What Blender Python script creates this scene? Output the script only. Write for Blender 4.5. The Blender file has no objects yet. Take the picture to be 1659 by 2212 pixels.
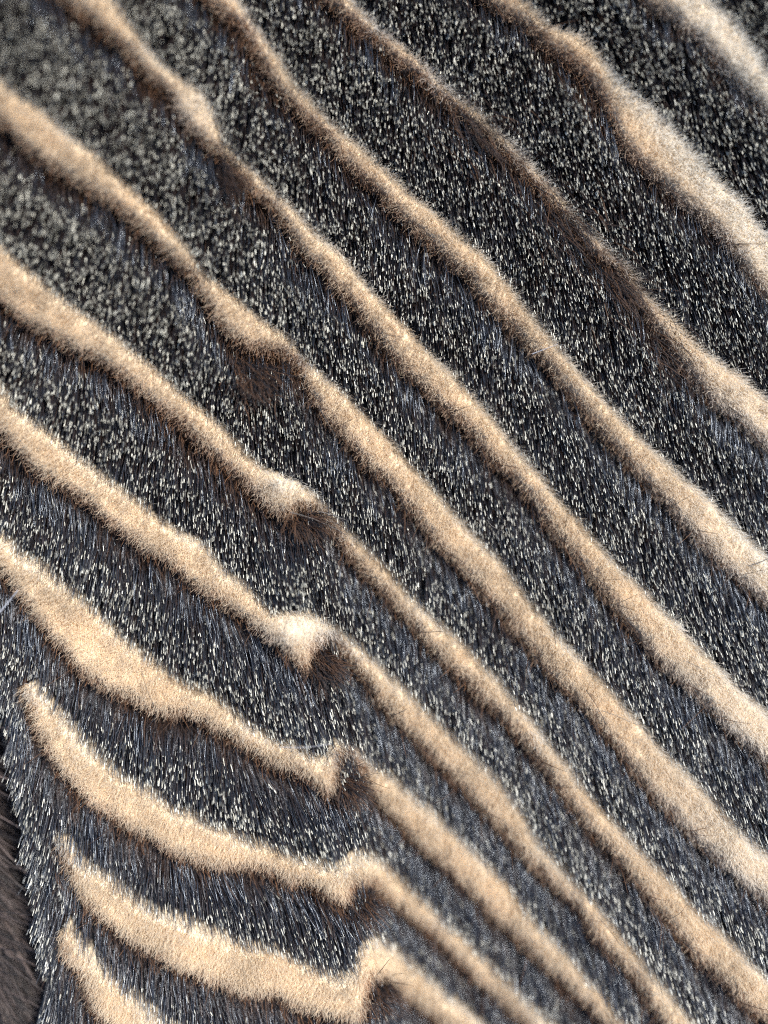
import bpy, math
import numpy as np

# ------------------------------------------------------------------ camera
# 1 unit = 1 cm.  The pelt lies on the ground, the phone looks straight down on it.
PX = 9.0 / 768.0            # centimetres per picture pixel on the plane z = 0
CAM_Z = 11.0
sc = bpy.context.scene
cam = bpy.data.objects.new("camera", bpy.data.cameras.new("camera"))
sc.collection.objects.link(cam)
cam.location = (0, 0, CAM_Z)
cam.data.sensor_width = 36.0
cam.data.lens = 36.0 * CAM_Z / 12.0
cam.data.clip_start = 0.1
cam.data.clip_end = 500
cam.data.dof.use_dof = True
cam.data.dof.focus_distance = CAM_Z - 0.42
cam.data.dof.aperture_fstop = 0.029
sc.camera = cam

# ------------------------------------------------------------------ sky, sun
SUN_DIR = np.array([0.46, 0.42, 0.78]); SUN_DIR /= np.linalg.norm(SUN_DIR)
w = bpy.data.worlds.new("World"); sc.world = w; w.use_nodes = True
nt = w.node_tree
bg = nt.nodes["Background"]
sky = nt.nodes.new("ShaderNodeTexSky"); sky.sky_type = 'NISHITA'; sky.sun_disc = False
sky.sun_elevation = math.asin(SUN_DIR[2])
sky.sun_rotation = math.atan2(SUN_DIR[0], SUN_DIR[1])
nt.links.new(sky.outputs[0], bg.inputs[0]); bg.inputs[1].default_value = 0.15
sun = bpy.data.objects.new("sun", bpy.data.lights.new("sun", 'SUN'))
sc.collection.objects.link(sun)
sun.data.energy = 4.6; sun.data.angle = math.radians(0.6); sun.data.color = (1.0, 0.96, 0.90)
from mathutils import Vector
sun.rotation_euler = Vector(SUN_DIR).to_track_quat('Z', 'Y').to_euler()
sc.view_settings.view_transform = 'Standard'
sc.view_settings.look = 'None'
sc.view_settings.exposure = 0.92
sc.view_settings.gamma = 1.0
sc.cycles.use_denoising = False
sc.cycles.filter_width = 1.2
sc.cycles.max_bounces = 6
sc.cycles.diffuse_bounces = 4
sc.cycles.glossy_bounces = 2
sc.cycles.transparent_max_bounces = 4
sc.cycles.use_adaptive_sampling = True
sc.cycles.adaptive_threshold = 0.02

rng = np.random.default_rng(7)

# ------------------------------------------------------------------ helpers
def noise2(x, y, scale, seed):
    """smooth value noise in -1..1, vectorised"""
    r = np.random.default_rng(seed).random((256, 256)).astype(np.float32) * 2 - 1
    u = np.asarray(x) / scale + 57.3; v = np.asarray(y) / scale + 91.7
    iu = np.floor(u).astype(int); iv = np.floor(v).astype(int)
    fu = u - iu; fv = v - iv
    fu = fu * fu * (3 - 2 * fu); fv = fv * fv * (3 - 2 * fv)
    g = lambda a, b: r[a & 255, b & 255]
    return (g(iu, iv) * (1 - fu) * (1 - fv) + g(iu + 1, iv) * fu * (1 - fv)
            + g(iu, iv + 1) * (1 - fu) * fv + g(iu + 1, iv + 1) * fu * fv)

def sstep(a, b, x):
    t = np.clip((x - a) / (b - a), 0, 1)
    return t * t * (3 - 2 * t)

def gauss(x, y, cx, cy, sx, sy):
    return np.exp(-0.5 * (((x - cx) / sx) ** 2 + ((y - cy) / sy) ** 2))

# ------------------------------------------------------------------ the stripes
# outlines of the pale stripes on the pelt, laid out in a 768 x 1024 grid (0.117 mm a step,
# x to the right, y down): 'u' = upper right edge, 'l' = lower left edge
ST = {}
def stripe(n, l, u): ST[n] = (l, u)
stripe('A', [(651,0),(674,9),(697,28),(711,46),(728,65),(748,86),(768,106)],
            [(717,0),(737,15),(748,31),(759,51),(768,65)])
stripe('B', [(497,0),(512,9),(524,17),(540,29),(552,43),(571,56),(589,73),(598,88),(608,105),(618,127),(629,147),(648,165),(660,174),(679,194),(697,207),(713,222),(728,236),(740,252),(753,275),(768,290)],
            [(532,0),(551,19),(580,29),(598,46),(617,74),(635,83),(654,100),(668,117),(682,131),(697,148),(713,167),(728,182),(747,199),(759,216),(768,228)])
stripe('C', [(334,0),(349,14),(378,36),(393,52),(422,72),(445,94),(468,115),(485,134),(508,150),(521,164),(543,187),(558,207),(574,223),(590,243),(608,260),(622,276),(634,292),(651,315),(660,333),(679,356),(697,379),(716,400),(734,412),(753,430),(768,443)],
            [(358,0),(376,19),(395,35),(418,52),(441,74),(461,93),(478,105),(497,124),(512,135),(527,152),(546,172),(563,191),(577,210),(592,226),(605,238),(620,254),(632,266),(646,287),(665,307),(686,325),(706,346),(725,361),(743,375),(759,387),(768,395)])
stripe('D', [(213,0),(224,8),(238,17),(247,31),(253,45),(264,68),(275,85),(290,99),(307,116),(324,128),(335,148),(349,162),(364,176),(379,188),(392,204),(407,218),(420,230),(433,242),(450,257),(470,272),(477,290),(494,304),(511,322),(531,347),(549,361),(558,379),(574,395),(586,410),(605,433),(623,452),(635,469),(651,484),(666,500),(677,512),(694,532),(713,552),(728,566),(743,580),(768,601)],
            [(241,0),(250,14),(259,26),(276,51),(291,74),(308,93),(325,111),(342,128),(361,142),(379,160),(395,173),(410,188),(430,204),(449,219),(464,235),(480,247),(490,258),(500,270),(512,284),(530,307),(544,324),(555,338),(569,355),(586,375),(602,393),(620,412),(639,432),(657,449),(677,467),(694,483),(710,497),(728,512),(743,529),(756,541),(768,554)])
stripe('E', [(68,0),(83,8),(99,23),(114,35),(131,52),(148,74),(167,88),(177,108),(187,122),(201,137),(216,148),(228,164),(240,177),(256,192),(271,203),(284,221),(296,241),(307,256),(322,264),(330,281),(342,290),(355,305),(367,321),(376,333),(386,347),(400,361),(410,375),(426,387),(438,400),(454,413),(469,429),(480,443),(491,457),(511,472),(527,492),(540,510),(557,535),(574,552),(592,577),(608,595),(623,617),(642,639),(659,659),(679,677),(697,694),(714,711),(728,727),(743,739),(768,761)],
            [(117,0),(128,19),(139,31),(151,51),(168,65),(185,77),(205,91),(213,111),(219,127),(231,148),(241,157),(259,171),(276,188),(293,204),(308,222),(325,238),(339,247),(349,260),(361,275),(376,293),(390,307),(404,322),(418,338),(432,352),(449,367),(463,384),(477,398),(492,415),(506,430),(514,442),(527,457),(543,475),(557,494),(572,510),(589,529),(611,554),(629,574),(648,591),(660,606),(679,623),(697,643),(714,660),(731,677),(748,694),(768,711)])
stripe('F', [(0,117),(19,139),(40,156),(62,170),(86,185),(105,196),(123,210),(139,224),(151,238),(167,252),(184,266),(194,282),(205,298),(216,315),(227,330),(241,341),(256,346),(275,348),(290,355),(297,363),(301,379),(312,398),(325,415),(339,429),(352,444),(364,460),(379,472),(392,487),(404,501),(413,512),(423,527),(437,543),(455,563),(472,580),(487,595),(506,617),(531,648),(546,666),(561,685),(577,699),(592,716),(608,734),(620,751),(635,771),(651,790),(669,808),(685,827),(700,842),(719,858),(734,873),(753,888),(768,902)],
            [(0,76),(15,90),(31,100),(46,111),(59,123),(77,139),(93,148),(108,167),(123,177),(139,194),(154,208),(170,227),(182,239),(191,253),(205,273),(224,288),(238,298),(250,308),(258,314),(271,324),(287,333),(299,349),(313,364),(329,379),(346,392),(358,407),(373,423),(389,438),(401,452),(416,469),(430,483),(444,500),(455,512),(472,530),(487,546),(503,563),(515,578),(532,603),(549,623),(564,642),(580,657),(598,676),(617,694),(632,713),(648,728),(660,747),(676,762),(697,780),(713,799),(728,817),(743,833),(759,847),(768,854)])
stripe('G', [(0,298),(15,313),(31,322),(52,333),(68,345),(86,352),(102,361),(117,373),(133,384),(148,399),(164,410),(177,420),(191,435),(208,451),(224,465),(241,480),(256,494),(268,507),(284,515),(297,506),(310,506),(320,514),(330,527),(349,555),(367,577),(383,591),(398,611),(416,629),(429,646),(444,660),(460,676),(475,689),(487,702),(503,717),(512,727),(527,743),(541,762),(558,787),(574,807),(586,825),(605,842),(620,862),(639,885),(654,905),(666,919),(679,935),(694,955),(713,970),(728,984),(740,999),(759,1015),(768,1022)],
            [(0,245),(23,265),(40,279),(59,296),(77,308),(93,318),(108,330),(123,342),(139,356),(157,370),(173,384),(188,399),(207,413),(222,426),(236,441),(250,457),(260,466),(269,470),(287,477),(301,486),(315,495),(323,503),(338,520),(364,545),(383,564),(401,583),(416,600),(433,617),(450,632),(467,648),(484,666),(503,685),(513,697),(527,714),(543,733),(558,753),(572,768),(586,789),(598,807),(617,824),(632,841),(648,858),(663,873),(679,890),(694,907),(706,922),(725,935),(740,950),(753,966),(768,979)])
stripe('H', [(0,432),(9,443),(22,457),(34,469),(46,478),(65,487),(80,497),(93,508),(105,521),(123,533),(139,547),(160,557),(174,569),(185,580),(204,591),(219,600),(231,612),(244,620),(256,628),(271,638),(287,651),(298,663),(307,675),(313,668),(313,648),(320,639),(335,637),(342,651),(349,662),(361,676),(373,692),(389,713),(404,728),(420,743),(432,757),(441,767),(457,783),(472,797),(487,813),(503,831),(512,842),(527,859),(543,874),(558,890),(577,907),(589,928),(605,947),(617,959),(632,972),(642,990),(651,1006),(663,1024)],
            [(0,384),(9,403),(28,418),(46,430),(62,444),(77,457),(93,469),(108,480),(123,491),(139,501),(147,512),(160,521),(177,532),(199,541),(213,557),(225,574),(241,583),(253,595),(262,605),(273,612),(287,613),(303,613),(318,618),(330,626),(342,634),(358,646),(376,663),(389,677),(404,689),(420,703),(435,719),(450,734),(467,750),(481,765),(497,779),(512,796),(527,820),(541,845),(555,861),(571,879),(586,896),(602,910),(614,928),(626,942),(642,959),(657,981),(672,996),(685,1012),(694,1024)])
stripe('I', [(0,572),(9,586),(22,601),(37,617),(46,635),(62,648),(69,663),(86,679),(105,689),(123,697),(142,708),(164,714),(179,714),(198,720),(216,731),(235,743),(256,756),(271,767),(284,769),(302,776),(315,785),(329,797),(336,793),(337,775),(338,758),(348,753),(357,768),(367,788),(382,808),(395,819),(410,837),(426,851),(441,864),(457,879),(472,895),(487,910),(512,932),(530,950),(549,969),(564,982),(580,999),(595,1015),(605,1024)],
            [(0,535),(19,555),(39,564),(51,577),(66,589),(83,603),(99,617),(114,632),(130,646),(147,659),(164,672),(179,683),(198,691),(216,699),(231,711),(244,722),(258,733),(275,740),(293,747),(307,757),(320,764),(327,758),(329,745),(337,741),(349,748),(364,760),(375,768),(389,776),(404,790),(420,803),(435,817),(450,830),(466,845),(481,861),(497,876),(513,894),(530,916),(543,935),(561,949),(577,967),(589,984),(605,999),(620,1018)])
stripe('J', [(15,686),(28,713),(35,734),(46,753),(56,768),(68,783),(80,796),(96,808),(114,820),(133,833),(154,842),(170,854),(191,861),(216,867),(238,870),(256,872),(271,876),(287,882),(302,885),(318,890),(330,901),(342,909),(350,900),(352,886),(358,881),(373,884),(383,898),(398,907),(413,921),(429,932),(444,949),(460,964),(475,979),(494,996),(510,1011),(524,1024)],
            [(31,685),(46,706),(62,720),(77,739),(93,754),(105,767),(117,779),(136,788),(154,799),(170,810),(185,816),(208,827),(228,834),(247,844),(260,847),(275,851),(290,857),(308,862),(324,869),(334,872),(345,865),(355,857),(370,859),(384,867),(398,879),(410,890),(426,905),(441,921),(457,935),(472,950),(487,966),(503,981),(515,992),(530,1006),(546,1021)])
stripe('K', [(52,850),(62,867),(71,885),(83,904),(99,919),(114,933),(133,944),(148,953),(167,964),(185,975),(204,981),(225,989),(241,997),(256,998),(275,1000),(290,1008),(302,1015),(321,1018),(342,1021),(360,1021),(367,1009),(366,989),(370,979),(383,978),(395,987),(410,1001),(426,1012),(441,1023)],
            [(46,834),(62,845),(74,861),(93,876),(108,882),(123,896),(139,908),(154,915),(176,922),(194,930),(216,939),(235,947),(256,952),(278,956),(299,967),(321,975),(339,983),(350,982),(356,969),(361,953),(373,945),(389,949),(404,961),(420,976),(435,989),(450,1003),(466,1015)])
stripe('L', [(56,945),(68,966),(80,984),(86,1003),(102,1021),(118,1040),(140,1058),(170,1075),(230,1100)],
            [(60,925),(68,938),(80,950),(93,962),(108,984),(123,996),(139,1009),(156,1024),(180,1040),(215,1052),(260,1068)])
NAMES = list(ST)

def extend(p, start, end, d=150.0):
    p = [np.array(q, float) for q in p]
    out = list(p)
    if start:
        k = min(4, len(p) - 1); v = p[0] - p[k]; out.insert(0, p[0] + v / np.linalg.norm(v) * d)
    if end:
        k = min(4, len(p) - 1); v = p[-1] - p[-1 - k]; out.append(p[-1] + v / np.linalg.norm(v) * d)
    return np.array(out)

EDGE = {}
for n in NAMES:
    l, u = ST[n]
    st = n not in 'JKL'
    if n == 'A':
        l2 = np.array([(560,-110)] + [tuple(q) for q in l] + [(880,215)]); u2 = np.array([(620,-110)] + [tuple(q) for q in u] + [(880,180)])
    else:
        l2 = extend(l, st, True); u2 = extend(u, st, True)
    EDGE[n] = (l2, u2)

M = 120                                   # margin of the raster round the picture
W, Hh = 768 + 2 * M, 1024 + 2 * M
def fill(poly):
    m = np.zeros((Hh, W), bool)
    p = np.asarray(poly, float) + M
    q = np.roll(p, -1, 0)
    for r in range(Hh):
        y = r + 0.5
        s = ((p[:, 1] <= y) != (q[:, 1] <= y))
        if not s.any(): continue
        a, b = p[s], q[s]
        xs = np.sort(a[:, 0] + (y - a[:, 1]) / (b[:, 1] - a[:, 1]) * (b[:, 0] - a[:, 0]))
        for i in range(0, len(xs) - 1, 2):
            m[r, max(0, int(round(xs[i]))):max(0, int(round(xs[i + 1])))] = True
    return m
PALE = np.full((Hh, W), -1, np.int8)      # which pale stripe, -1 = none
BAND = np.zeros((Hh, W), np.int8)         # which dark stripe (how many pale ones lie above it)
for k, n in enumerate(NAMES):
    l2, u2 = EDGE[n]
    PALE[fill(np.vstack([l2, u2[::-1]]))] = k
    c = l2
    start = c[0]
    if n in 'JKL':                        # these begin at the pelt's left edge
        far = np.array([(-400, start[1] - 60)])
        c = np.vstack([far, c])
    BAND += fill(np.vstack([c, [(c[-1][0], 2600), (-900, 2600), (-900, c[0][1])]])).astype(np.int8)

# distances (in grid steps) to the nearest lower-left and upper-right edges
def dense(n, i, step=3.0):
    p = EDGE[n][i]; out = []
    for a, b in zip(p[:-1], p[1:]):
        k = max(1, int(np.linalg.norm(b - a) / step))
        out.append(a + (b - a) * np.arange(k)[:, None] / k)
    return np.vstack(out)
G = 4
gx, gy = np.meshgrid(np.arange(-M, 768 + M + 1, G), np.arange(-M, 1024 + M + 1, G))
gp = np.stack([gx.ravel(), gy.ravel()], 1).astype(np.float32)
def dist_map(i):
    e = np.vstack([dense(n, i) for n in NAMES]).astype(np.float32)
    out = np.empty(len(gp), np.float32)
    for s in range(0, len(gp), 4000):
        q = gp[s:s + 4000]
        d2 = (q ** 2).sum(1)[:, None] + (e ** 2).sum(1)[None] - 2 * q @ e.T
        out[s:s + 4000] = np.sqrt(np.maximum(d2.min(1), 0))
    return out.reshape(gx.shape)
DL, DU = dist_map(0), dist_map(1)
def bil(F, px, py):
    u = np.clip((px + M) / G, 0, F.shape[1] - 1.001); v = np.clip((py + M) / G, 0, F.shape[0] - 1.001)
    i = u.astype(int); j = v.astype(int); fu = u - i; fv = v - j
    return F[j, i] * (1 - fu) * (1 - fv) + F[j, i + 1] * fu * (1 - fv) + F[j + 1, i] * (1 - fu) * fv + F[j + 1, i + 1] * fu * fv
def look(A, px, py):
    return A[np.clip((py + M).astype(int), 0, Hh - 1), np.clip((px + M).astype(int), 0, W - 1)]

# ------------------------------------------------------------------ the lie of the pelt
FOLD = np.array([(300,440),(305,505),(308,645),(340,760),(358,880),(370,970),(385,1200)], float)
RIM = np.array([(-60,420),(-18,560),(2,650),(20,740),(40,850),(50,920),(46,1000),(44,1200)], float)
def rim_d(X, Y):
    """steps inside (+) or beyond (-) the pelt's left rim"""
    x = np.interp(Y, RIM[:, 1], RIM[:, 0])
    return np.where(Y < 420, 200, X - x)
def height(x, y):
    """height of the skin under the fur, world cm -> cm"""
    X = x / PX + 384; Y = 512 - y / PX
    h = 1.1 * gauss(X, Y, -60, -60, 250, 320)
    h += 0.75 * gauss(X, Y, 800, -100, 230, 210)
    h += 0.10 * gauss(X, Y, 150, 900, 160, 200)
    fx = np.interp(Y, FOLD[:, 1], FOLD[:, 0])
    d = X - fx
    depth = 0.12 * sstep(430, 620, Y) + 0.48 * sstep(620, 1050, Y)
    h -= depth * sstep(-18, 45, d) * (1 - sstep(60, 420, d))
    h += 0.16 * sstep(440, 600, Y) * np.exp(-0.5 * ((d + 16) / 22) ** 2)
    r = rim_d(X, Y)
    h -= 1.6 * (1 - sstep(-42, 16, r))
    h += 0.14 * gauss(X, Y, 290, 478, 14, 12) + 0.16 * gauss(X, Y, 303, 624, 16, 12) + 0.08 * gauss(X, Y, 345, 745, 12, 12)
    h += 0.05 * noise2(x, y, 1.7, 3) + 0.02 * noise2(x, y, 0.55, 4)
    return h
def project(x, y, z):
    s = CAM_Z / (CAM_Z - z) / PX
    return 384 + x * s, 512 - y * s
VIS = 0.32                                # height of the visible fur surface above the skin

BX, BY = 4.5 + 1.15, 6.0 + 1.15

# ------------------------------------------------------------------ materials
def new_mat(name):
    m = bpy.data.materials.new(name); m.use_nodes = True
    return m, m.node_tree, m.node_tree.nodes["Principled BSDF"]
def hair_mat(name, rough, spec, trans=0.0, ior=1.55, var=0.25, spec_tint=None, spec_var=False):
    m, t, b = new_mat(name)
    a = t.nodes.new("ShaderNodeAttribute"); a.attribute_name = "tint"; a.attribute_type = 'GEOMETRY'
    info = t.nodes.new("ShaderNodeHairInfo")
    mr = t.nodes.new("ShaderNodeMapRange"); mr.inputs["To Min"].default_value = 1 - var; mr.inputs["To Max"].default_value = 1 + var
    t.links.new(info.outputs["Random"], mr.inputs["Value"])
    vm = t.nodes.new("ShaderNodeVectorMath"); vm.operation = 'SCALE'
    t.links.new(a.outputs["Color"], vm.inputs[0]); t.links.new(mr.outputs[0], vm.inputs["Scale"])
    t.links.new(vm.outputs[0], b.inputs["Base Color"])
    b.inputs["Roughness"].default_value = rough
    b.inputs["Specular IOR Level"].default_value = spec
    b.inputs["IOR"].default_value = ior
    if spec_var:                          # some hairs are glossier than others
        rp = t.nodes.new("ShaderNodeMath"); rp.operation = 'FRACT'; r7 = t.nodes.new("ShaderNodeMath"); r7.operation = 'MULTIPLY'; r7.inputs[1].default_value = 17.3
        pw = t.nodes.new("ShaderNodeMath"); pw.operation = 'POWER'; pw.inputs[1].default_value = 2.5
        t.links.new(info.outputs["Random"], r7.inputs[0]); t.links.new(r7.outputs[0], rp.inputs[0]); t.links.new(rp.outputs[0], pw.inputs[0]); ma = t.nodes.new("ShaderNodeMath"); ma.operation = 'MULTIPLY_ADD'; ma.inputs[1].default_value = 1.0; ma.inputs[2].default_value = 0.35
        t.links.new(pw.outputs[0], ma.inputs[0]); t.links.new(ma.outputs[0], b.inputs["Specular IOR Level"])
    if spec_tint: b.inputs["Specular Tint"].default_value = (*spec_tint, 1)
    if trans:
        tr = t.nodes.new("ShaderNodeBsdfTranslucent"); mx = t.nodes.new("ShaderNodeMixShader"); mx.inputs[0].default_value = trans
        t.links.new(vm.outputs[0], tr.inputs[0]); t.links.new(b.outputs[0], mx.inputs[1]); t.links.new(tr.outputs[0], mx.inputs[2])
        t.links.new(mx.outputs[0], t.nodes["Material Output"].inputs[0])
    return m
MAT_GUARD = hair_mat("black_guard_hair", 0.31, 0.8, spec_tint=(0.82, 0.90, 1.0), spec_var=True)
MAT_GLOSS = hair_mat("glossy_black_hair", 0.27, 0.9, spec_tint=(0.78, 0.87, 1.0))
MAT_FRINGE = hair_mat("brown_fringe_hair", 0.5, 0.18, var=0.3)
MAT_WOOL = hair_mat("tan_wool", 0.8, 0.15, trans=0.5, var=0.14)
MAT_BROWN = hair_mat("brown_fur", 0.45, 0.4, var=0.35)

def bed_mat(name):
    m, t, b = new_mat(name)
    a = t.nodes.new("ShaderNodeAttribute"); a.attribute_name = "tint"
    n = t.nodes.new("ShaderNodeTexNoise"); n.inputs["Scale"].default_value = 14; n.inputs["Detail"].default_value = 6
    tc = t.nodes.new("ShaderNodeTexCoord"); t.links.new(tc.outputs["Object"], n.inputs["Vector"])
    mr = t.nodes.new("ShaderNodeMapRange"); mr.inputs["To Min"].default_value = 0.8; mr.inputs["To Max"].default_value = 1.15
    t.links.new(n.outputs[0], mr.inputs["Value"])
    vm = t.nodes.new("ShaderNodeVectorMath"); vm.operation = 'SCALE'
    t.links.new(a.outputs["Color"], vm.inputs[0]); t.links.new(mr.outputs[0], vm.inputs["Scale"])
    t.links.new(vm.outputs[0], b.inputs["Base Color"])
    b.inputs["Roughness"].default_value = 0.95; b.inputs["Specular IOR Level"].default_value = 0.1
    n2 = t.nodes.new("ShaderNodeTexNoise"); n2.inputs["Scale"].default_value = 45; n2.inputs["Detail"].default_value = 5
    t.links.new(tc.outputs["Object"], n2.inputs["Vector"])
    bp = t.nodes.new("ShaderNodeBump"); bp.inputs["Strength"].default_value = 0.7; bp.inputs["Distance"].default_value = 0.03
    t.links.new(n2.outputs[0], bp.inputs["Height"]); t.links.new(bp.outputs[0], b.inputs["Normal"])
    return m
MAT_BED = bed_mat("underfur")

# ------------------------------------------------------------------ pigment
TAN = np.array([0.72, 0.585, 0.415]); TAN_TIP = np.array([0.80, 0.72, 0.58])
BROWN = np.array([0.20, 0.10, 0.05]); BLACK = np.array([0.009, 0.010, 0.013])
PALE_TIP = np.array([0.78, 0.75, 0.63])
# places where the dark fur is browner and fuzzier: x, y, radius
TUFTS = [(236,182,20,0.7),(262,374,24,1.2),(318,656,12,0.3),(344,774,11,0.3),(358,898,11,0.3),
         (360,30,22,.8),(400,90,24,.9),(445,135,22,.9),(495,175,22,.9),(540,220,22,.9),(585,267,22,.9),(615,305,24,.9),
         (650,350,24,.9),(690,388,20,.8),(150,80,14,.7),(100,372,16,.7),(170,425,22,1.0),(225,480,24,1.0),
         (560,62,24,1.2),(585,100,20,.9),(715,55,20,.9),(745,95,20,.9),(235,30,20,1.0),(250,70,16,.9),(640,180,12,.6),(700,230,14,.7)]
def brown_w(px, py):
    b = np.full(np.shape(px), 4.0) + 2.0 * noise2(px, py, 18, 21)
    for x, y, r, k in TUFTS:
        b = b + 11 * k * gauss(px, py, x, y, r, r)
    return b
def mix(a, b, t): return a + (b - a) * t[:, None]

# ------------------------------------------------------------------ objects
def link(o, parent=None, **props):
    sc.collection.objects.link(o)
    if parent: o.parent = parent
    for k, v in props.items(): o[k] = v
    return o
def hairs(name, pts, rad, col, mat, parent=None, **props):
    """pts (N,K,3), rad (N,K), col (N,K,3) -> one curves object"""
    N, K = pts.shape[:2]
    c = bpy.data.hair_curves.new(name)
    c.add_curves([K] * N)
    a = c.attributes
    (a.get('position') or a.new('position', 'FLOAT_VECTOR', 'POINT')).data.foreach_set('vector', pts.astype(np.float32).ravel())
    (a.get('radius') or a.new('radius', 'FLOAT', 'POINT')).data.foreach_set('value', rad.astype(np.float32).ravel())
    rgba = np.ones((N, K, 4), np.float32); rgba[..., :3] = col
    a.new('tint', 'FLOAT_COLOR', 'POINT').data.foreach_set('color', rgba.ravel())
    c.materials.append(mat)
    return link(bpy.data.objects.new(name, c), parent, **props)
def mesh_obj(name, v, f, mat, parent=None, col=None, **props):
    me = bpy.data.meshes.new(name)
    me.vertices.add(len(v)); me.vertices.foreach_set('co', np.asarray(v, np.float32).ravel())
    f = np.asarray(f, np.int32)
    me.loops.add(f.size); me.loops.foreach_set('vertex_index', f.ravel())
    me.polygons.add(len(f)); me.polygons.foreach_set('loop_start', np.arange(0, f.size, 4, dtype=np.int32))
    me.polygons.foreach_set('use_smooth', np.ones(len(f), bool))
    me.update(calc_edges=True)
    if col is not None:
        rgba = np.ones((len(v), 4), np.float32); rgba[:, :3] = col
        me.attributes.new('tint', 'FLOAT_COLOR', 'POINT').data.foreach_set('color', rgba.ravel())
    me.materials.append(mat)
    return link(bpy.data.objects.new(name, me), parent, **props)

pelt = bpy.data.objects.new("fur_pelt", None)
link(pelt, label="black and tan striped fur pelt with clipped pale hair tips", category="fur")
pelt.empty_display_size = 0.5

# heights and pigment of the underfur bed
def zones(x, y, up=VIS):
    z = height(x, y)
    px, py = project(x, y, z + up)
    pale = look(PALE, px, py)
    return z, px, py, pale
def bed_z(x, y, z, px, py, pale):
    dl = bil(DL, px, py); du = bil(DU, px, py)
    bump = sstep(-4, 9, np.where(pale >= 0, dl, -dl)) * sstep(-2, 9, np.where(pale >= 0, du, -du))
    lump = noise2(x, y, 0.13, 31) * 0.022 + noise2(x, y, 0.32, 32) * 0.03
    return z + 0.05 + bump * (0.22 + lump)
ST_ = 0.035
nx, ny = int(2 * BX / ST_), int(2 * BY / ST_)
xs = np.linspace(-BX, BX, nx); ys = np.linspace(-BY, BY, ny)
X, Y = np.meshgrid(xs, ys); X = X.ravel(); Y = Y.ravel()
z, px, py, pale = zones(X, Y)
Zb = bed_z(X, Y, z, px, py, pale)
dl = bil(DL, px, py); du = bil(DU, px, py); bw = brown_w(px, py)
t = np.where(pale >= 0, sstep(0, 8, dl), 0.0)
col = mix(np.tile(BLACK * 0.8, (len(X), 1)), np.tile(BROWN * 1.1, (len(X), 1)), np.where(pale < 0, 0.8 * (1 - sstep(0.4, 1.2, dl / bw)), 1.0))
col = mix(col, np.tile(TAN * 0.92, (len(X), 1)), t)
idx = np.arange(nx * ny).reshape(ny, nx)
quads = np.stack([idx[:-1, :-1], idx[:-1, 1:], idx[1:, 1:], idx[1:, :-1]], -1).reshape(-1, 4)
cx, cy = X[quads].mean(1), Y[quads].mean(1)
zz, qx, qy, qpale = zones(cx, cy)
qband = look(BAND, qx, qy)
keep = rim_d(cx / PX + 384, 512 - cy / PX) > -62
V = np.stack([X, Y, Zb], 1)
pale_parts, dark_parts = {}, {}
def sub_mesh(name, sel, **props):
    q = quads[sel]; used, inv = np.unique(q, return_inverse=True)
    return mesh_obj(name, V[used], inv.reshape(-1, 4), MAT_BED, pelt, col[used], **props)
PALE_LABEL = {'A': "wide blurred cream stripe across the top right corner", 'C': "narrow brownish tan stripe",
              'B': "tan stripe with fluffy white upper rim"}
for k, n in enumerate(NAMES):
    s = (qpale == k) & keep
    if s.sum() > 5:
        pale_parts[k] = sub_mesh("pale_stripe", s, **({"label": PALE_LABEL[n]} if n in PALE_LABEL else {}))
def largest(sel):
    """the biggest connected patch of a set of grid cells"""
    g = sel.reshape(ny - 1, nx - 1); lab = np.where(g, np.arange(g.size).reshape(g.shape), -1)
    while True:
        old = lab
        for ax, sh in ((0, 1), (0, -1), (1, 1), (1, -1)):
            o = np.roll(lab, sh, ax); lab = np.where(g & (o > lab), o, lab)
        for _ in range(6):
            lab = np.where(g, lab.ravel()[np.maximum(lab, 0)], -1)
        if (old == lab).all(): break
    ids, cnt = np.unique(lab[g], return_counts=True)
    return (lab == ids[cnt.argmax()]).ravel()
for b in range(len(NAMES) + 1):
    s = (qpale < 0) & (qband == b) & keep
    if s.sum() > 5: s = largest(s)
    if s.sum() > 5:
        dark_parts[b] = sub_mesh("dark_stripe", s)
# the skin itself, a closed sheet under the fur
skin_sel = keep
q = quads[skin_sel]; used, inv = np.unique(q, return_inverse=True)
m_skin, t_, b_ = new_mat("leather"); b_.inputs["Base Color"].default_value = (0.25, 0.2, 0.15, 1); b_.inputs["Roughness"].default_value = 0.8
Vs = np.stack([X, Y, z - 0.06], 1)
skin = mesh_obj("skin", Vs[used], inv.reshape(-1, 4), m_skin, pelt)
so = skin.modifiers.new("thickness", 'SOLIDIFY'); so.thickness = 0.08; so.offset = -1

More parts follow.
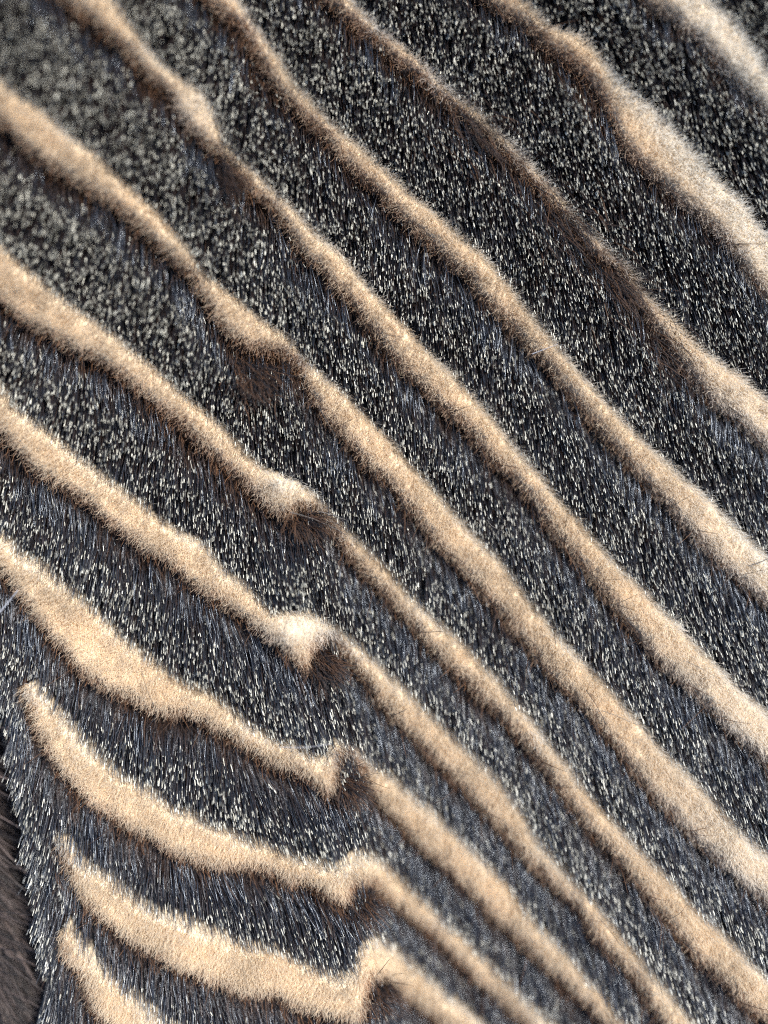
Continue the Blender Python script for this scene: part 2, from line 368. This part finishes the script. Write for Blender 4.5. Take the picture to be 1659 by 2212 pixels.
# ------------------------------------------------------------------ guard hairs
def lean(px, py):
    """sideways lean of the nap, degrees to the right of straight down"""
    a = 3.0 + 21 * gauss(px, py, 280, 860, 85, 260) - 8 * gauss(px, py, 20, 950, 90, 200)
    a += 6 * gauss(px, py, 690, 900, 200, 250)
    a += 4.5 * noise2(px, py, 60, 41) + 4.5 * noise2(px, py, 13, 42) + 3.5 * noise2(px, py, 5, 43)
    return a
def grow(x, y, z0, L, elev, az, bend=0.18, fr=(0, .3, .6, .8, .93, 1.0)):
    """points of a hair: azimuth az is degrees to the right of straight down the picture"""
    N = len(x); fr = np.asarray(fr)
    e0 = np.radians(elev) + bend; e1 = np.radians(elev) - bend
    f = np.tile(fr, (N, 1)) if fr.ndim == 1 else fr
    a = np.radians(az)
    pts = np.zeros((N, f.shape[1], 3))
    pts[:, 0] = np.stack([x, y, z0], 1)
    for k in range(1, f.shape[1]):
        tm = (f[:, k] + f[:, k - 1]) / 2; e = e0 + (e1 - e0) * tm
        d = np.stack([np.cos(e) * np.sin(a), -np.cos(e) * np.cos(a), np.sin(e)], 1)
        pts[:, k] = pts[:, k - 1] + d * (L * (f[:, k] - f[:, k - 1]))[:, None]
    return pts

N = 190000
x = rng.uniform(-BX, BX, N); y = rng.uniform(-BY, BY, N)
z, px, py, pale = zones(x, y, 0.12)
band = look(BAND, px, py)
dl = bil(DL, px, py)
r = rim_d(x / PX + 384, 512 - y / PX)
ok = (pale < 0) & (r > -52) & (rng.random(N) < 2)
x, y, z, px, py, band, dl, r = [a[ok] for a in (x, y, z, px, py, band, dl, r)]
N = len(x)
bw = brown_w(px, py)
nearL = 1 - sstep(0.5, 2.2, dl / 8)
L = 0.46 + 0.05 * noise2(x, y, 0.5, 51) + rng.normal(0, 0.035, N)
L += 0.11 * gauss(px, py, 170, 860, 200, 220)
L *= 1 - 0.18 * nearL
L *= np.where(rng.random(N) < 0.12, rng.uniform(0.6, 0.9, N), 1)
elev = 39 + 5 * noise2(x, y, 0.35, 52) + 7 * noise2(x, y, 0.11, 54) + rng.normal(0, 4.0, N) - (17 + 9 * noise2(x, y, 0.3, 53)) * nearL
az = lean(px, py) + rng.normal(0, 4.5, N) * (1 + nearL)
plen = np.clip(rng.normal(0.048, 0.020, N), 0.012, 0.11)
p0 = 1 - plen / L
fr = np.stack([np.zeros(N), p0 * 0.35, p0 * 0.7, p0 - 0.02, p0 + 0.015, np.ones(N)], 1)
pts = grow(x, y, z + 0.04, L, elev, az, 0.15, fr)
tx, ty = project(pts[:, -1, 0], pts[:, -1, 1], pts[:, -1, 2])
tp = look(PALE, tx, ty)
tdu = bil(DU, tx, ty)
over = np.where(tp >= 0, tdu, 0)
for k in (2, 3):                          # nor may its shaft cross a pale stripe: those were sheared down to the wool
    mx_, my_ = project(pts[:, k, 0], pts[:, k, 1], pts[:, k, 2])
    over = np.maximum(over, np.where(look(PALE, mx_, my_) >= 0, bil(DU, mx_, my_), 0))
ok = over < np.abs(rng.normal(2.0, 2.6, N))
pts, x, y, z, px, py, band, dl, r, bw, nearL = [a[ok] for a in (pts, x, y, z, px, py, band, dl, r, bw, nearL)]
N = len(x)
rad = 0.0027 * np.clip(rng.normal(1, 0.25, N), 0.55, 1.8)
rads = rad[:, None] * np.array([0.8, 1.0, 1.1, 1.1, 1.0, 0.8])[None]
base = mix(np.tile(BLACK, (N, 1)), np.tile(BROWN * 0.22, (N, 1)), np.clip(rng.random(N) ** 2 * 0.5 + (dl < bw) * 0.5, 0, 1))
cols = np.repeat(base[:, None], 6, 1)
cols[:, 0] = base * 1.0 + BROWN * 0.25
has_tip = rng.random(N) < np.where(dl < 9, 0.3, 0.68) * np.where(r < -4, 0.45, 1)
tipc = PALE_TIP * (0.18 + 1.0 * rng.random(N) ** 1.6)[:, None]
cols[has_tip, 4] = tipc[has_tip]; cols[has_tip, 5] = tipc[has_tip]
for b, parent in dark_parts.items():
    s = band == b
    if s.any():
        hairs("guard_hair", pts[s], rads[s], cols[s], MAT_GUARD, parent, kind="stuff")
print("guard hairs", N)

# fine unclipped dark hairs that fuzz the line where each dark stripe starts
N = 110000
x = rng.uniform(-BX, BX, N); y = rng.uniform(-BY, BY, N)
z, px, py, pale = zones(x, y, 0.2)
band = look(BAND, px, py); dl = bil(DL, px, py); bw = brown_w(px, py)
r = rim_d(x / PX + 384, 512 - y / PX)
s_d = np.where(pale < 0, dl, -dl)
ok = (s_d > -1.0 - 0.3 * bw) & (s_d < bw * 1.2) & (r > -40)
x, y, z, px, py, band, s_d, bw = [a[ok] for a in (x, y, z, px, py, band, s_d, bw)]
N = len(x)
wild = rng.random(N) < 0.10 + 0.25 * (bw > 13)
L = rng.uniform(0.10, 0.26, N) * np.where(wild, 1.35, 1)
elev = rng.uniform(22, 62, N)
az = lean(px, py) + rng.normal(0, 14, N) + np.where(wild, rng.normal(8, 40, N), 0)
pts = grow(x, y, z + 0.10, L, elev, az, 0.45, (0, .25, .5, .75, .9, 1.0))
pts[:, 2:, 0] += np.cumsum(rng.normal(0, 0.006, (N, 4)), 1); pts[:, 2:, 1] += np.cumsum(rng.normal(0, 0.006, (N, 4)), 1)
rads = rng.uniform(0.0016, 0.0032, N)[:, None] * np.array([1, 1, 1, .85, .6, .3])[None]
tt = np.clip(s_d / bw + rng.normal(0.1, 0.3, N), 0, 1)
base = mix(np.tile(BROWN * 0.7, (N, 1)), np.tile(BLACK, (N, 1)), tt)
cols = np.repeat(base[:, None], 6, 1)
for b, parent in dark_parts.items():
    s = band == b
    if s.any():
        hairs("fringe_hair", pts[s], rads[s], cols[s], MAT_FRINGE, parent, kind="stuff")
print("fringe hairs", N)

# thin black strays that curl over the lower rim of the pale stripes
N = 60000
x = rng.uniform(-BX, BX, N); y = rng.uniform(-BY, BY, N)
z, px, py, pale = zones(x, y, 0.3)
band = look(BAND, px, py); dl = bil(DL, px, py); r = rim_d(x / PX + 384, 512 - y / PX)
ok = (dl < 4.5) & (pale < 0) & (r > 0) & (rng.random(N) < 0.55 + 0.5 * noise2(px, py, 25, 91))
x, y, z, px, py, band = [a[ok] for a in (x, y, z, px, py, band)]
N = len(x)
pts = grow(x, y, z + 0.27, rng.uniform(0.15, 0.45, N), rng.normal(40, 15, N), lean(px, py) + rng.normal(35, 45, N), rng.normal(0.5, 0.3, N), (0, .2, .4, .6, .8, 1.0))
rads = rng.uniform(0.0022, 0.0042, N)[:, None] * np.array([1, 1, 1, .9, .7, .35])[None]
cols = np.repeat(mix(np.tile(BLACK, (N, 1)), np.tile(BROWN * 0.4, (N, 1)), rng.random(N))[:, None], 6, 1)
for b, parent in dark_parts.items():
    s = band == b
    if s.any():
        hairs("stray_hair", pts[s], rads[s], cols[s], MAT_FRINGE, parent, kind="stuff")
print("strays", N)

# long glossy hairs lying flatter just below each pale stripe: they mirror the sky and the sun
N = 120000
x = rng.uniform(-BX, BX, N); y = rng.uniform(-BY, BY, N)
z, px, py, pale = zones(x, y, 0.25)
band = look(BAND, px, py); dl = bil(DL, px, py); du = bil(DU, px, py)
r = rim_d(x / PX + 384, 512 - y / PX)
patch = 0.35 + 0.65 * noise2(px, py, 34, 81) + 0.5 * noise2(px, py, 11, 82) + 1.2 * gauss(px, py, 385, 880, 26, 120) + .5 * gauss(px, py, 760, 500, 50, 200)
ok = (pale < 0) & (dl > 3) & (dl < 40) & (du > 16) & (r > 0) & (rng.random(N) < np.clip(patch, 0, 1) * (1 - sstep(8, 34, dl)) * 0.5)
x, y, z, px, py, band = [a[ok] for a in (x, y, z, px, py, band)]
N = len(x)
L = rng.uniform(0.22, 0.42, N)
pts = grow(x, y, z + 0.21, L, rng.normal(15, 7, N), lean(px, py) + rng.normal(0, 7, N), 0.25, (0, .2, .45, .7, .9, 1.0))
rads = rng.uniform(0.0022, 0.0036, N)[:, None] * np.array([.8, 1, 1, 1, .9, .6])[None]
cols = np.tile(BLACK, (N, 6, 1))
for b, parent in dark_parts.items():
    s = band == b
    if s.any():
        hairs("glossy_hair", pts[s], rads[s], cols[s], MAT_GLOSS, parent, kind="stuff")
print("glossy", N)

# dark curls standing up where the fur is bunched together
for cx_, cy_, rx, ry, cnt, a0 in [(258,380,24,16,1300,15),(234,196,14,26,600,25),(306,518,18,7,700,30),(322,654,11,9,900,30),(346,772,10,8,800,30),
                              (362,892,12,8,500,20),(380,984,14,8,400,20),(560,215,36,40,500,35),(610,275,26,30,600,35),(470,130,40,36,500,30),(660,340,26,30,400,35)]:
    cnt = int(cnt * 0.3); (cx_, cy_) = (cx_, cy_) if cx_ < 400 else (cx_ - 9, cy_ + 9); qx_ = rng.normal(cx_, rx * 0.5, cnt); qy_ = rng.normal(cy_, ry * 0.5, cnt)
    x = (qx_ - 384) * PX; y = (512 - qy_) * PX
    z, px, py, pale = zones(x, y, 0.2)
    band = look(BAND, px, py)
    if cx_ > 400:                         # long combed strands along the narrow stripe
        az = rng.normal(a0, 16, cnt); L = rng.uniform(0.3, 0.6, cnt); elev = rng.normal(22, 10, cnt)
    else:
        az = rng.normal(a0 + 12, 26, cnt); L = rng.uniform(0.22, 0.5, cnt); elev = rng.normal(38, 12, cnt)
    pts = grow(x, y, z + 0.16, L, elev, az, 0.6, (0, .2, .4, .6, .8, 1.0))
    pts[:, 1:, 0] += np.cumsum(rng.normal(0, 0.010, (cnt, 5)), 1); pts[:, 1:, 1] += np.cumsum(rng.normal(0, 0.010, (cnt, 5)), 1)
    rads = rng.uniform(0.0022, 0.0045, cnt)[:, None] * np.array([1, 1, 1, .9, .7, .35])[None]
    base = mix(np.tile(BROWN * 0.5, (cnt, 1)), np.tile(BLACK, (cnt, 1)), np.clip(rng.normal(0.75, 0.3, cnt), 0, 1))
    b = int(np.bincount(band[band >= 0]).argmax())
    if b in dark_parts:
        hairs("tuft_hair", pts, rads, np.repeat(base[:, None], 6, 1), MAT_FRINGE, dark_parts[b], kind="stuff")

# ------------------------------------------------------------------ wool
N = 1100000
x = rng.uniform(-BX, BX, N); y = rng.uniform(-BY, BY, N)
z, px, py, pale = zones(x, y)
dl = bil(DL, px, py); du = bil(DU, px, py)
r = rim_d(x / PX + 384, 512 - y / PX)
ok = (pale >= 0) & (r > -40) & (rng.random(N) < 0.12 + 0.88 * sstep(-14, 16, r))
x, y, z, px, py, pale, dl, du = [a[ok] for a in (x, y, z, px, py, pale, dl, du)]
N = len(x)
zb = bed_z(x, y, z, px, py, pale) - 0.03
up = 1 - sstep(2, 14, du)                      # near the fuzzy upper rim
lo = 1 - sstep(2, 12, dl)                      # near the lower rim
tw = np.zeros(N)
for a_, b_, r_, k_ in TUFTS: tw += k_ * gauss(px, py, a_, b_, r_, r_)
tw = np.clip(tw, 0, 1)
L = rng.uniform(0.07, 0.17, N) * (1 + 0.5 * up + 0.1 * lo) + 0.03 * noise2(x, y, 0.2, 61)
L = np.maximum(L, 0.05)
# lean: outward (up and right) at the upper rim, down the nap elsewhere
az = lean(px, py) + 20 * noise2(x, y, 0.12, 62) + rng.normal(0, 35, N)
elev = 62 - 20 * lo + rng.normal(0, 13, N)
azr = np.radians(az); er = np.radians(elev)
d = np.stack([np.cos(er) * np.sin(azr), -np.cos(er) * np.cos(azr), np.sin(er)], 1)
out = np.stack([np.full(N, 0.60), np.full(N, 0.45), np.full(N, 0.75)], 1)
d = d + (out * (up * rng.uniform(0, 0.9, N))[:, None]); d /= np.linalg.norm(d, axis=1)[:, None]
K = 6
f = np.linspace(0, 1, K)
pts = np.stack([x, y, zb], 1)[:, None] + d[:, None] * (f[None, :, None] * L[:, None, None])
ph = rng.uniform(0, 6.28, (N, 2)); amp = rng.uniform(0.004, 0.022, N); fq = rng.uniform(2.0, 6.5, N)
wob = amp[:, None] * f[None] ** 0.7
pts[..., 0] += wob * np.sin(ph[:, :1] + fq[:, None] * f[None] * 1.6)
pts[..., 1] += wob * np.sin(ph[:, 1:] + fq[:, None] * f[None] * 1.6)
rads = rng.uniform(0.0013, 0.0023, N)[:, None] * np.array([1.1, 1.1, 1, .9, .8, .5])[None]
root = mix(np.tile(np.array([0.34, 0.18, 0.095]), (N, 1)), np.tile(TAN, (N, 1)), sstep(-1, 11, dl + rng.normal(0, 2.5, N)) * (1 - 0.8 * tw * (1 - sstep(3, 9 + 7 * tw, dl))))
root *= (1 + 0.10 * noise2(x, y, 0.16, 63) + 0.08 * noise2(x, y, 0.5, 64))[:, None]
wide = np.where(pale == 0, 42, np.where(pale == 1, 26 * sstep(590, 640, px) + 8, np.where(pale == 3, 8 + 10 * sstep(690, 768, px), 7 + 4 * noise2(px, py, 40, 66))))  # reach of the pale rim fuzz, widened at top right to paint the sun
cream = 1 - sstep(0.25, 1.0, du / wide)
cream = np.clip(cream + 0.45 * sstep(600, 768, px) * (pale < 6) + gauss(px, py, 290, 476, 16, 10) + gauss(px, py, 303, 622, 20, 12) + .6 * gauss(px, py, 205, 100, 20, 16), 0, 1)  # sunlight painted into the wool tint: paler rightwards and on the fold patches
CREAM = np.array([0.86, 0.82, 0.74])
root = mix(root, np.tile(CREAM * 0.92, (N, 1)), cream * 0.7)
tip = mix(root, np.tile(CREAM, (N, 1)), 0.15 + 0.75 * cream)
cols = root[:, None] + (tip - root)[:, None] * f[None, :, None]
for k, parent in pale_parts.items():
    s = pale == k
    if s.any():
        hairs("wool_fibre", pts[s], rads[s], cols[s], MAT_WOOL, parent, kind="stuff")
print("wool", N)

# ------------------------------------------------------------------ what lies under and beside the pelt
m_g, t_, b_ = new_mat("dark_cloth")
n_ = t_.nodes.new("ShaderNodeTexNoise"); n_.inputs["Scale"].default_value = 6
cr = t_.nodes.new("ShaderNodeValToRGB"); cr.color_ramp.elements[0].color = (0.006, 0.006, 0.007, 1); cr.color_ramp.elements[1].color = (0.02, 0.018, 0.018, 1)
t_.links.new(n_.outputs[0], cr.inputs[0]); t_.links.new(cr.outputs[0], b_.inputs["Base Color"]); b_.inputs["Roughness"].default_value = 0.9
g = [(-60, -60, -3.2), (60, -60, -3.2), (60, 60, -3.2), (-60, 60, -3.2)]
mesh_obj("ground", g, [(0, 1, 2, 3)], m_g, kind="structure")

# a second fur, long haired and brown, its colours darkened to give the shade below the rim
gxs = np.linspace(-7.5, -2.6, 60); gys = np.linspace(-9, 2.5, 120)
bx, by = np.meshgrid(gxs, gys); bx = bx.ravel(); by = by.ravel()
def brown_z(x, y):
    e = np.interp(512 - y / PX, [500, 700, 850, 950, 1100], [-40, 10, 62, 84, 78])     # its crest's right hand foot
    ex = (e - 384) * PX * 1.12
    return -2.5 + 2.15 * (1 - sstep(-0.9, 0.5, x - ex)) + 0.12 * noise2(x, y, 0.8, 71)
bz = brown_z(bx, by)
bi = np.arange(60 * 120).reshape(120, 60)
bq = np.stack([bi[:-1, :-1], bi[:-1, 1:], bi[1:, 1:], bi[1:, :-1]], -1).reshape(-1, 4)
brown = mesh_obj("brown_fur", np.stack([bx, by, bz], 1), bq, MAT_BED, None, np.tile(np.array([0.025, 0.018, 0.016]), (len(bx), 1)),
                 label="long soft grey-brown fur in the shade at the lower left corner", category="fur")
N = 42000
x = rng.uniform(-7.4, -2.7, N); y = rng.uniform(-8.8, 2.3, N)
bzv = brown_z(x, y); keepb = bzv > -2.2; x, y, bzv = x[keepb], y[keepb], bzv[keepb]; N = len(x)
L = rng.uniform(0.5, 1.2, N)
az = 38 + 16 * noise2(x, y, 0.9, 72) + 10 * noise2(x, y, 0.25, 73) + rng.normal(0, 10, N)
elev = 24 + 10 * noise2(x, y, 0.4, 74) + rng.normal(0, 8, N)
pts = grow(x, y, bzv - 0.02, L, elev, az, 0.35, (0, .2, .4, .6, .8, 1.0))
fly = rng.random(N) < 0.03                # wisps that reach across the rim of the striped pelt
L = np.where(fly, 1.9, L); elev = np.where(fly, 14, elev); az = np.where(fly, az + 20, az)
pts = grow(x, y, bzv - 0.02, L, elev, az, 0.35, (0, .2, .4, .6, .8, 1.0))
rads = rng.uniform(0.0025, 0.0055, N)[:, None] * np.array([1, 1, 1, .9, .7, .3])[None]
c0 = mix(np.tile(np.array([0.012, 0.009, 0.009]), (N, 1)), np.tile(np.array([0.22, 0.165, 0.145]), (N, 1)), rng.random(N) ** 3)
c0 = c0 * 0.7 * (1 + 0.5 * noise2(x, y, 0.22, 75))[:, None]
hairs("fur_hair", pts, rads, np.repeat(c0[:, None], 6, 1), MAT_BROWN, brown, kind="stuff")

# ------------------------------------------------------------------ loose hairs lying across the fur
m_b, t_, bb = new_mat("loose_dark_hair"); bb.inputs["Base Color"].default_value = (0.02, 0.014, 0.012, 1); bb.inputs["Roughness"].default_value = 0.35
m_w, t_, bw_ = new_mat("loose_white_hair"); bw_.inputs["Base Color"].default_value = (0.30, 0.30, 0.32, 1); bw_.inputs["Roughness"].default_value = 0.3
LOOSE = [
 ([(386,335),(396,336),(404,337)], .0042, m_b, "short straight black hair crossing another on the tan stripe left of centre"),
 ([(390,328),(394,330),(396,340),(397,346)], .0036, m_b, "short bent black hair hooked over a straight one on the tan stripe"),
 ([(256,322),(268,317),(280,314)], .0035, m_b, "straight dark hair rising from the dark curls at the kink of a tan stripe"),
 ([(344,287),(352,282),(359,278)], .0036, m_b, "straight black hair standing on the tan stripe just above the blue sheen"),
 ([(283,642+0),(292,642),(296,641)], .0022, m_b, "tiny dark hair on the sunlit wool patch at the fold"),
 ([(283,474),(300,474),(316,473)], .0028, m_b, "thin level dark hair jutting from the upper sunlit patch into black fur"),
 ([(318,511),(333,515),(346,520)], .0055, m_b, "thick black bristle pointing right from the upper brown tuft"),
 ([(290,512),(315,519),(338,530),(346,535)], .0046, m_b, "long black bristle bending across the tan stripe below the upper brown tuft"),
 ([(281,747),(300,748),(318,746),(331,744)], .0032, m_w, "long white hair lying level between two stripes below the centre left"),
 ([(532,354),(545,349),(558,344)], .0040, m_w, "pale grey hair slanting up across the tan stripe right of centre"),
 ([(558,367),(564,363),(571,359)], .0032, m_b, "fine dark hair slanting up at the rim of the tan stripe right of centre"),
 ([(748,566),(758,563),(772,557)], .0058, m_b, "thick grey-black hair reaching in at the right edge over the sunlit tan stripe"),
 ([(586,690),(597,706),(605,722),(609,730)], .0036, m_b, "long dark hair curving down the tan stripe in the lower right"),
 ([(603,711),(617,716),(630,722),(638,725)], .0034, m_b, "dark hair lying level over the upper rim of the tan stripe in the lower right"),
 ([(598,917),(608,928),(618,942),(623,948)], .0036, m_b, "straight black hair lying along the narrow tan stripe near the bottom"),
 ([(684,660),(700,668),(713,675),(726,684)], .0026, m_b, "fine long hair slanting down the broad tan stripe at the right"),
 ([(0,612),(10,600),(18,590)], .0080, m_w, "grey bristle slanting up from the left edge of the picture"),
 ([(14,690),(22,670),(30,655)], .0080, m_b, "thick dark bristle slanting up at the pelt's left rim"),
 ([(141,668),(146,688),(152,702),(156,712)], .0040, m_b, "long dark hair hanging down over the pale stripe in the lower left"),
 ([(487,520),(492,527),(505,532),(509,535)], .0036, m_b, "curved black hair lying on the tan stripe at the centre right"),
 ([(362,508),(376,520),(390,535)], .0030, m_b, "thin black hair curving along the broad tan stripe at the centre"),
 ([(318,405),(326,420),(334,434)], .0048, m_b, "thick black strand hugging the lower rim of the tan stripe left of centre"),
 ([(672,855),(676,872),(680,885)], .0048, m_b, "stiff black tuft hair standing on the broad tan stripe at the lower right"),
 ([(690,862),(694,876),(698,892)], .0048, m_b, "second stiff black tuft hair, right of its neighbour on the lower right stripe"),
]
for p, rr, m, lab in LOOSE:
    q = []
    for k, (a, b) in enumerate(p):
        wx, wy = (a - 384) * PX, (512 - b) * PX
        for _ in range(5):
            zt = float(height(np.array([wx]), np.array([wy]))[0]) + 0.46 + (0.04 if 'second' in lab or 'hooked' in lab else 0)
            k_ = (CAM_Z - zt) / CAM_Z
            wx, wy = (a - 384) * PX * k_, (512 - b) * PX * k_
        q.append((wx, wy, zt))
    q = np.array(q); u = np.linspace(0, 1, 13)            # a smooth tapering tube through the points
    t_in = np.linspace(0, 1, len(q)); c = np.stack([np.interp(u, t_in, q[:, i]) for i in range(3)], 1)
    for _ in range(3): c[1:-1] = (c[:-2] + 2 * c[1:-1] + c[2:]) / 4
    tg = np.gradient(c, axis=0); tg /= np.linalg.norm(tg, axis=1)[:, None]
    n1 = np.cross(tg, [0, 0, 1.0]); n1 /= np.linalg.norm(n1, axis=1)[:, None]; n2 = np.cross(n1, tg)
    an = np.arange(6) * math.pi / 3; rr_ = rr * (1 - 0.45 * u)
    v = c[:, None] + rr_[:, None, None] * (np.cos(an)[None, :, None] * n1[:, None] + np.sin(an)[None, :, None] * n2[:, None])
    fq = [(i * 6 + j, i * 6 + (j + 1) % 6, (i + 1) * 6 + (j + 1) % 6, (i + 1) * 6 + j) for i in range(12) for j in range(6)]
    mesh_obj("loose_hair", v.reshape(-1, 3), fq, m, label=lab, category="hair", group="loose hairs lying on the fur")
